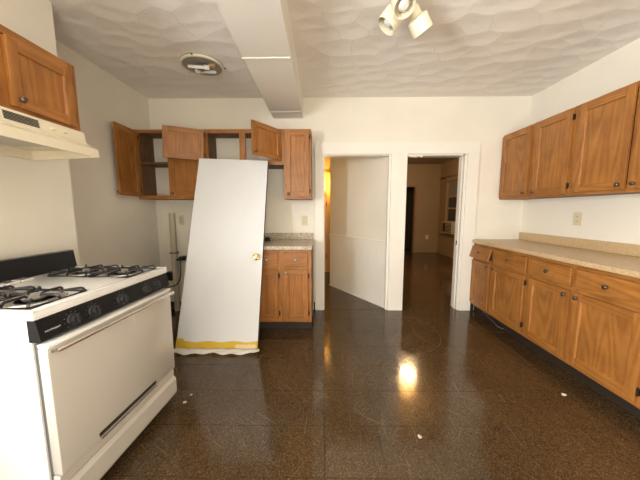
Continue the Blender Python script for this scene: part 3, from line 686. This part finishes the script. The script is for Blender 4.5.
# ================================================================ LEANING DOOR SLAB
BL, BR_, TL, TR_ = (Vector(p) for p in ((-1.345, 2.235, 0.012), (-0.597, 2.235, 0.012), (-1.314, 2.835, 1.826), (-0.590, 2.868, 1.806)))
nrm = ((BR_-BL).cross(TL-BL)).normalized()
if nrm.y < 0: nrm = -nrm
ld = thing('leaning_door', 'plain white door slab taken off and leaned against the cabinets', 'door', (-0.97, 2.235, 0))
org = Vector((-0.97, 2.235, 0)); th = 0.035
bm = nb(); F = [BL, BR_, TR_, TL]; va = [bm.verts.new(p-org) for p in F]; vb = [bm.verts.new(p-org+nrm*th) for p in F]
bm.faces.new(va); bm.faces.new(vb[::-1])
for k in range(4): bm.faces.new((va[k], vb[k], vb[(k+1)%4], va[(k+1)%4]))
bmesh.ops.recalc_face_normals(bm, faces=bm.faces); bmesh.ops.bevel(bm, geom=list(bm.edges), offset=0.002, segments=1, affect='EDGES'); obj('slab', bm, M_slab, ld)
ev = (TR_-BR_).normalized(); eh = (BR_-BL).normalized()
def on(s, t_, d=0): return BL + eh*s*0.748 + (TL-BL)*t_ + nrm*d - org    # s across, t up
bm = nb(); e0 = BR_ - org + nrm*0.003; 
va = [BR_+nrm*0.002, TR_+nrm*0.002, TR_+nrm*(th-0.002), BR_+nrm*(th-0.002)]
q1 = [bm.verts.new(p-org+Vector((0.0003,0,0))) for p in va]; q2 = [bm.verts.new(p-org+Vector((0.0022,0,0))) for p in va]
bm.faces.new(q1); bm.faces.new(q2[::-1])
for k in range(4): bm.faces.new((q1[k], q2[k], q2[(k+1)%4], q1[(k+1)%4]))
obj('dark_edge', bm, mat('dark_door_edge', (0.10, 0.065, 0.04), 0.7), ld)  # right edge face coloured darker than the slab
kp = on(0.915, 0.447)
bm = nb(); lathe(bm, [(0.031, 0), (0.031, 0.004), (0.026, 0.008), (0.011, 0.012), (0.010, 0.028), (0.022, 0.036), (0.0265, 0.047), (0.022, 0.058), (0, 0.062)], kp, -nrm, 24); obj('door_knob', bm, M_brass, ld, smooth=True)
# yellow tape round the foot and the crumpled paper it holds
def strip(name, pts_lo, pts_hi, M, d=0.0015):
    bm = nb(); n = len(pts_lo); a = [bm.verts.new(p) for p in pts_lo]; b = [bm.verts.new(p) for p in pts_hi]
    a2 = [bm.verts.new(p-nrm*d) for p in pts_lo]; b2 = [bm.verts.new(p-nrm*d) for p in pts_hi]
    for i in range(n-1):
        bm.faces.new((a2[i], a2[i+1], b2[i+1], b2[i])); bm.faces.new((a[i], b[i], b[i+1], a[i+1])); bm.faces.new((b[i], b2[i], b2[i+1], b[i+1])); bm.faces.new((a[i], a[i+1], a2[i+1], a2[i]))
    return obj(name, bm, M, ld, smooth=True)
n = 40
lo = [on(i/n*1.0, 0.006+0.004*math.sin(i*0.9), -0.001-0.002*random.random()) for i in range(n+1)]
hi = [on(i/n*1.0, 0.038+0.003*math.sin(i*0.5)+(0.012 if i < 4 else 0), -0.0006) for i in range(n+1)]
strip('tape', lo, hi, M_tape)
lo = [on(0.72+i/n*0.26, 0.006+0.002*random.random(), -0.004-0.004*random.random()) for i in range(n+1)]
hi = [on(0.74+i/n*0.24, 0.024+0.004*random.random(), -0.003-0.002*random.random()) for i in range(n+1)]
strip('clear_tape', lo, hi, mat('crinkled_clear_tape', (0.8, 0.66, 0.3), 0.12))
bm = nb(); rows = []
for j in range(6):
    row = []
    for i in range(n+1):
        s = i/n; fr_ = j/5
        x_ = -1.350 + s*(0.768 + 0.02*fr_); y_ = 2.222 - fr_*0.050 + 0.010*math.sin(i*0.33+j*.4)*fr_ ; z_ = 0.026*(1-fr_) + 0.003 + 0.016*abs(math.sin(i*0.37+j*0.8))**2*(0.3+fr_*0.8)
        if s > 0.93: z_ += (s-0.93)*0.5*fr_
        row.append(bm.verts.new((x_-org.x, y_-org.y, z_)))
    rows.append(row)
for a, b in zip(rows, rows[1:]):
    for i in range(n): bm.faces.new((a[i], a[i+1], b[i+1], b[i]))
pf = obj('paper_wrap', bm, M_film, ld, smooth=True); sm = pf.modifiers.new('thick', 'SOLIDIFY'); sm.thickness = 0.0015

# ================================================================ PIPE, VALVE, HOSE in the corner
t = thing('vent_pipe', 'upright off-white pipe against the back wall in the left corner', 'pipe', (-1.865, 3.212, 0))
bm = nb(); lathe(bm, [(0.034, 0.0), (0.034, 1.245), (0.028, 1.245), (0.028, 1.21), (0, 1.21)], seg=20); obj('tube', bm, M_pvc, t, smooth=True)
bx('clamp', M_grey, (-0.038, 0.038, -0.036, 0.040, 0.74, 0.758), t)
t = thing('gas_valve', 'black gas valve with looping hose beside the upright pipe', 'valve', (-1.75, 3.19, 0.68))
bm = nb(); lathe(bm, [(0.012, -0.075), (0.012, -0.04), (0.024, -0.038), (0.026, 0.03), (0.013, 0.034), (0.013, 0.08)], (0, 0, 0), (1, 0.1, 0.25), 14); obj('valve_body', bm, M_iron, t, smooth=True)
bm = nb(); lathe(bm, [(0.010, 0), (0.010, 0.03), (0.028, 0.032), (0.028, 0.045), (0, 0.047)], (0.005, -0.02, 0), (0, -1, 0.2), 14); obj('valve_handle', bm, M_iron, t, smooth=True)
bm = nb(); box(bm, -0.017, 0.017, 0.0, 0.064, -0.025, 0.025); obj('bracket', bm, M_iron, t)
bm = nb(); P = [(-0.03, 0, -0.02), (-0.02, -0.03, -0.10), (-0.005, -0.06, -0.20), (-0.03, -0.08, -0.29), (-0.10, -0.10, -0.33), (-0.20, -0.18, -0.31), (-0.28, -0.3, -0.25)]
def smoothp(P, k=6):
    out = []; P = [Vector(p) for p in P]
    for i in range(len(P)-1):
        p0, p1, p2, p3 = P[max(i-1, 0)], P[i], P[i+1], P[min(i+2, len(P)-1)]
        for j in range(k):
            u = j/k; out.append(0.5*((2*p1) + (p2-p0)*u + (2*p0-5*p1+4*p2-p3)*u*u + (3*p1-p0-3*p2+p3)*u**3))
    return out + [P[-1]]
tube(bm, smoothp(P), 0.008, 8); obj('hose', bm, M_iron, t, smooth=True)
t = thing('junction_box', 'small black box on the pipe low in the left corner', 'box', (-1.935, 3.235, 0.45))
bx('case', M_iron, (-0.035, 0.035, -0.05, 0.019, -0.055, 0.055), t, bev=0.004)
bx('cover', M_black, (-0.03, 0.03, -0.055, -0.05, -0.05, 0.05), t, bev=0.002)

# ================================================================ CEILING FIXTURES
cf = thing('round_ceiling_light', 'round ceiling light without its cover, two white tubes showing', 'ceiling light', (-1.098, 2.535, H))
bm = nb(); lathe(bm, [(0.182, 0), (0.182, -0.016), (0.172, -0.024), (0.165, -0.016), (0.160, -0.008), (0, -0.008)], seg=40); obj('pan', bm, mat('grey_white_pan', (0.34, 0.31, 0.26), 0.35, 0.2), cf, smooth=True)
bm = nb(); lathe(bm, [(0.184, -0.010), (0.184, -0.026), (0.170, -0.028), (0.168, -0.014)], seg=40, cap=False); obj('rim', bm, M_cream, cf, smooth=True)
for (x0, y0, x1, y1) in ((-0.115, -0.055, 0.075, -0.030), (0.110, 0.050, -0.075, 0.020)):
    d = Vector((x1-x0, y1-y0, 0)); L_ = d.length
    bm = nb(); lathe(bm, [(0.019, 0), (0.021, 0.02), (0.021, 0.045), (0.014, 0.05), (0.013, L_-0.01), (0.0, L_)], (x1, y1, -0.045), -d, 16); obj('tube_lamp', bm, M_enamel, cf, smooth=True)
bm = nb(); box(bm, -0.045, 0.06, -0.026, 0.016, -0.050, -0.008, bev=0.003); obj('ballast', bm, M_grey, cf)
for (x0, y0) in ((-0.10, 0.005), (0.095, -0.012)):
    bm = nb(); box(bm, x0-0.03, x0+0.03, y0-0.022, y0+0.022, -0.034, -0.008, bev=0.004); o = obj('lamp_socket', bm, M_rust, cf)
bm = nb(); tube(bm, smoothp([(-0.08, 0.0, -0.03), (-0.05, 0.02, -0.055), (0.0, 0.0, -0.06), (0.05, -0.01, -0.05), (0.09, 0.0, -0.03)]), 0.003, 6); obj('wire', bm, M_slot, cf, smooth=True)
bm = nb()
for a in (2.6, 0.2, -1.6): lathe(bm, [(0.006, 0), (0.006, 0.012), (0, 0.014)], (0.186*math.cos(a), 0.186*math.sin(a), -0.018), (math.cos(a), math.sin(a), 0), 8)
obj('screw', bm, M_hinge, cf)

sf = thing('spotlight_cluster', 'cream three headed ceiling spotlight with bare bulbs', 'ceiling light', (0.475, 1.66, H))
bm = nb(); lathe(bm, [(0.085, 0), (0.085, -0.012), (0.07, -0.03), (0.02, -0.036), (0.015, -0.07), (0, -0.075)], seg=28); obj('canopy', bm, M_cream, sf, smooth=True)
def head(mouth, axis, neck=0.10, rc=0.056, lc=0.075, bulb=True):
    o_ = Vector((0.475, 1.66, H)); mth = Vector(mouth) - o_; ax = Vector(axis).normalized(); b0 = mth - ax*(lc+neck)
    bm = nb(); t_ = 0.004
    lathe(bm, [(0.0, 0), (0.024, 0.0), (0.033, 0.012), (0.036, neck-0.012), (rc, neck), (rc, neck+lc), (rc-t_, neck+lc), (rc-t_, neck+t_), (0.03, neck-0.004), (0.0, neck-0.006)], b0, ax, 28, cap=False)
    h_ = obj('lamp_head', bm, M_cream, sf, smooth=True, ang=0.5)
    bm = nb(); lathe(bm, [(0.012, neck-0.004), (0.013, neck+0.01), (0.030, neck+lc*0.55), (0.031, neck+lc*.75), (0.02, neck+lc*.9), (0, neck+lc*.95)], b0, ax, 20); obj('bulb', bm, M_bulbglass, h_, smooth=True)
    bm = nb(); tube(bm, [Vector((0, 0, -0.05)), Vector((0, 0, -0.06)).lerp(b0, .6), b0 + ax*0.01], 0.008, 8); obj('arm', bm, M_brass, h_, smooth=True)
head((0.395, 1.79, 2.425), (-0.62, 0.10, -0.75), neck=0.10, rc=0.066, lc=0.085)
head((0.468, 1.64, 2.43), (0.10, -0.45, -0.80), neck=0.045, rc=0.062)
head((0.640, 1.810, 2.405), (0.55, 0.28, -0.70), neck=0.07, rc=0.062, lc=0.085)

# ================================================================ SMALL THINGS ON THE FLOOR
def chip(label, x, y, s, seed, M=M_film):
    rr = random.Random(seed); bm = nb(); n = 7
    a = [bm.verts.new((math.cos(2*PI*k/n)*s*rr.uniform(.5, 1.1), math.sin(2*PI*k/n)*s*rr.uniform(.4, .9), 0.0015+0.3*s*rr.random())) for k in range(n)]
    b = [bm.verts.new((v.co.x*.9, v.co.y*.9, 0.0)) for v in a]; c = bm.verts.new((0, 0, 0.35*s))
    for k in range(n): bm.faces.new((a[k], a[(k+1)%n], c)); bm.faces.new((b[k], b[(k+1)%n], a[(k+1)%n], a[k]))
    bm.faces.new(b[::-1]); o = obj('paint_chip', bm, M, loc=(x, y, 0.0)); tag(o, label, 'debris', 'scraps lying on the bare kitchen floor')
chip('white scrap on the floor in front of the middle right base cabinet', 1.672, 1.695, 0.022, 1)
chip('pale crumb on the floor beside the foot of the stove', -0.924, 1.600, 0.014, 2, M_pvc)
chip('small pale flake just beyond the crumb by the stove', -0.915, 1.672, 0.010, 3, M_pvc)
chip('grey crumpled flake in the middle of the bare floor', 0.548, 1.346, 0.018, 4, M_pvc)
bm = nb(); tube(bm, smoothp([(1.93, 3.05, 0.05), (1.905, 2.98, 0.075), (1.885, 2.86, 0.062), (1.875, 2.76, 0.052), (1.88, 2.70, 0.03), (1.93, 2.68, 0.012)]), 0.005, 8)
o = obj('loose_cable', bm, M_grey, smooth=True); tag(o, 'loose grey cable sagging from under the right base cabinet', 'cable')
for i, (z, d) in enumerate(((0.433, 0.05), (0.86, 0.03))):
    bx('strike_plate', M_trim if i == 0 else M_brass, (1.7002, 1.7018, YB+0.05, YB+0.08, z-d, z+d), bpy.data.objects['trim_5'])
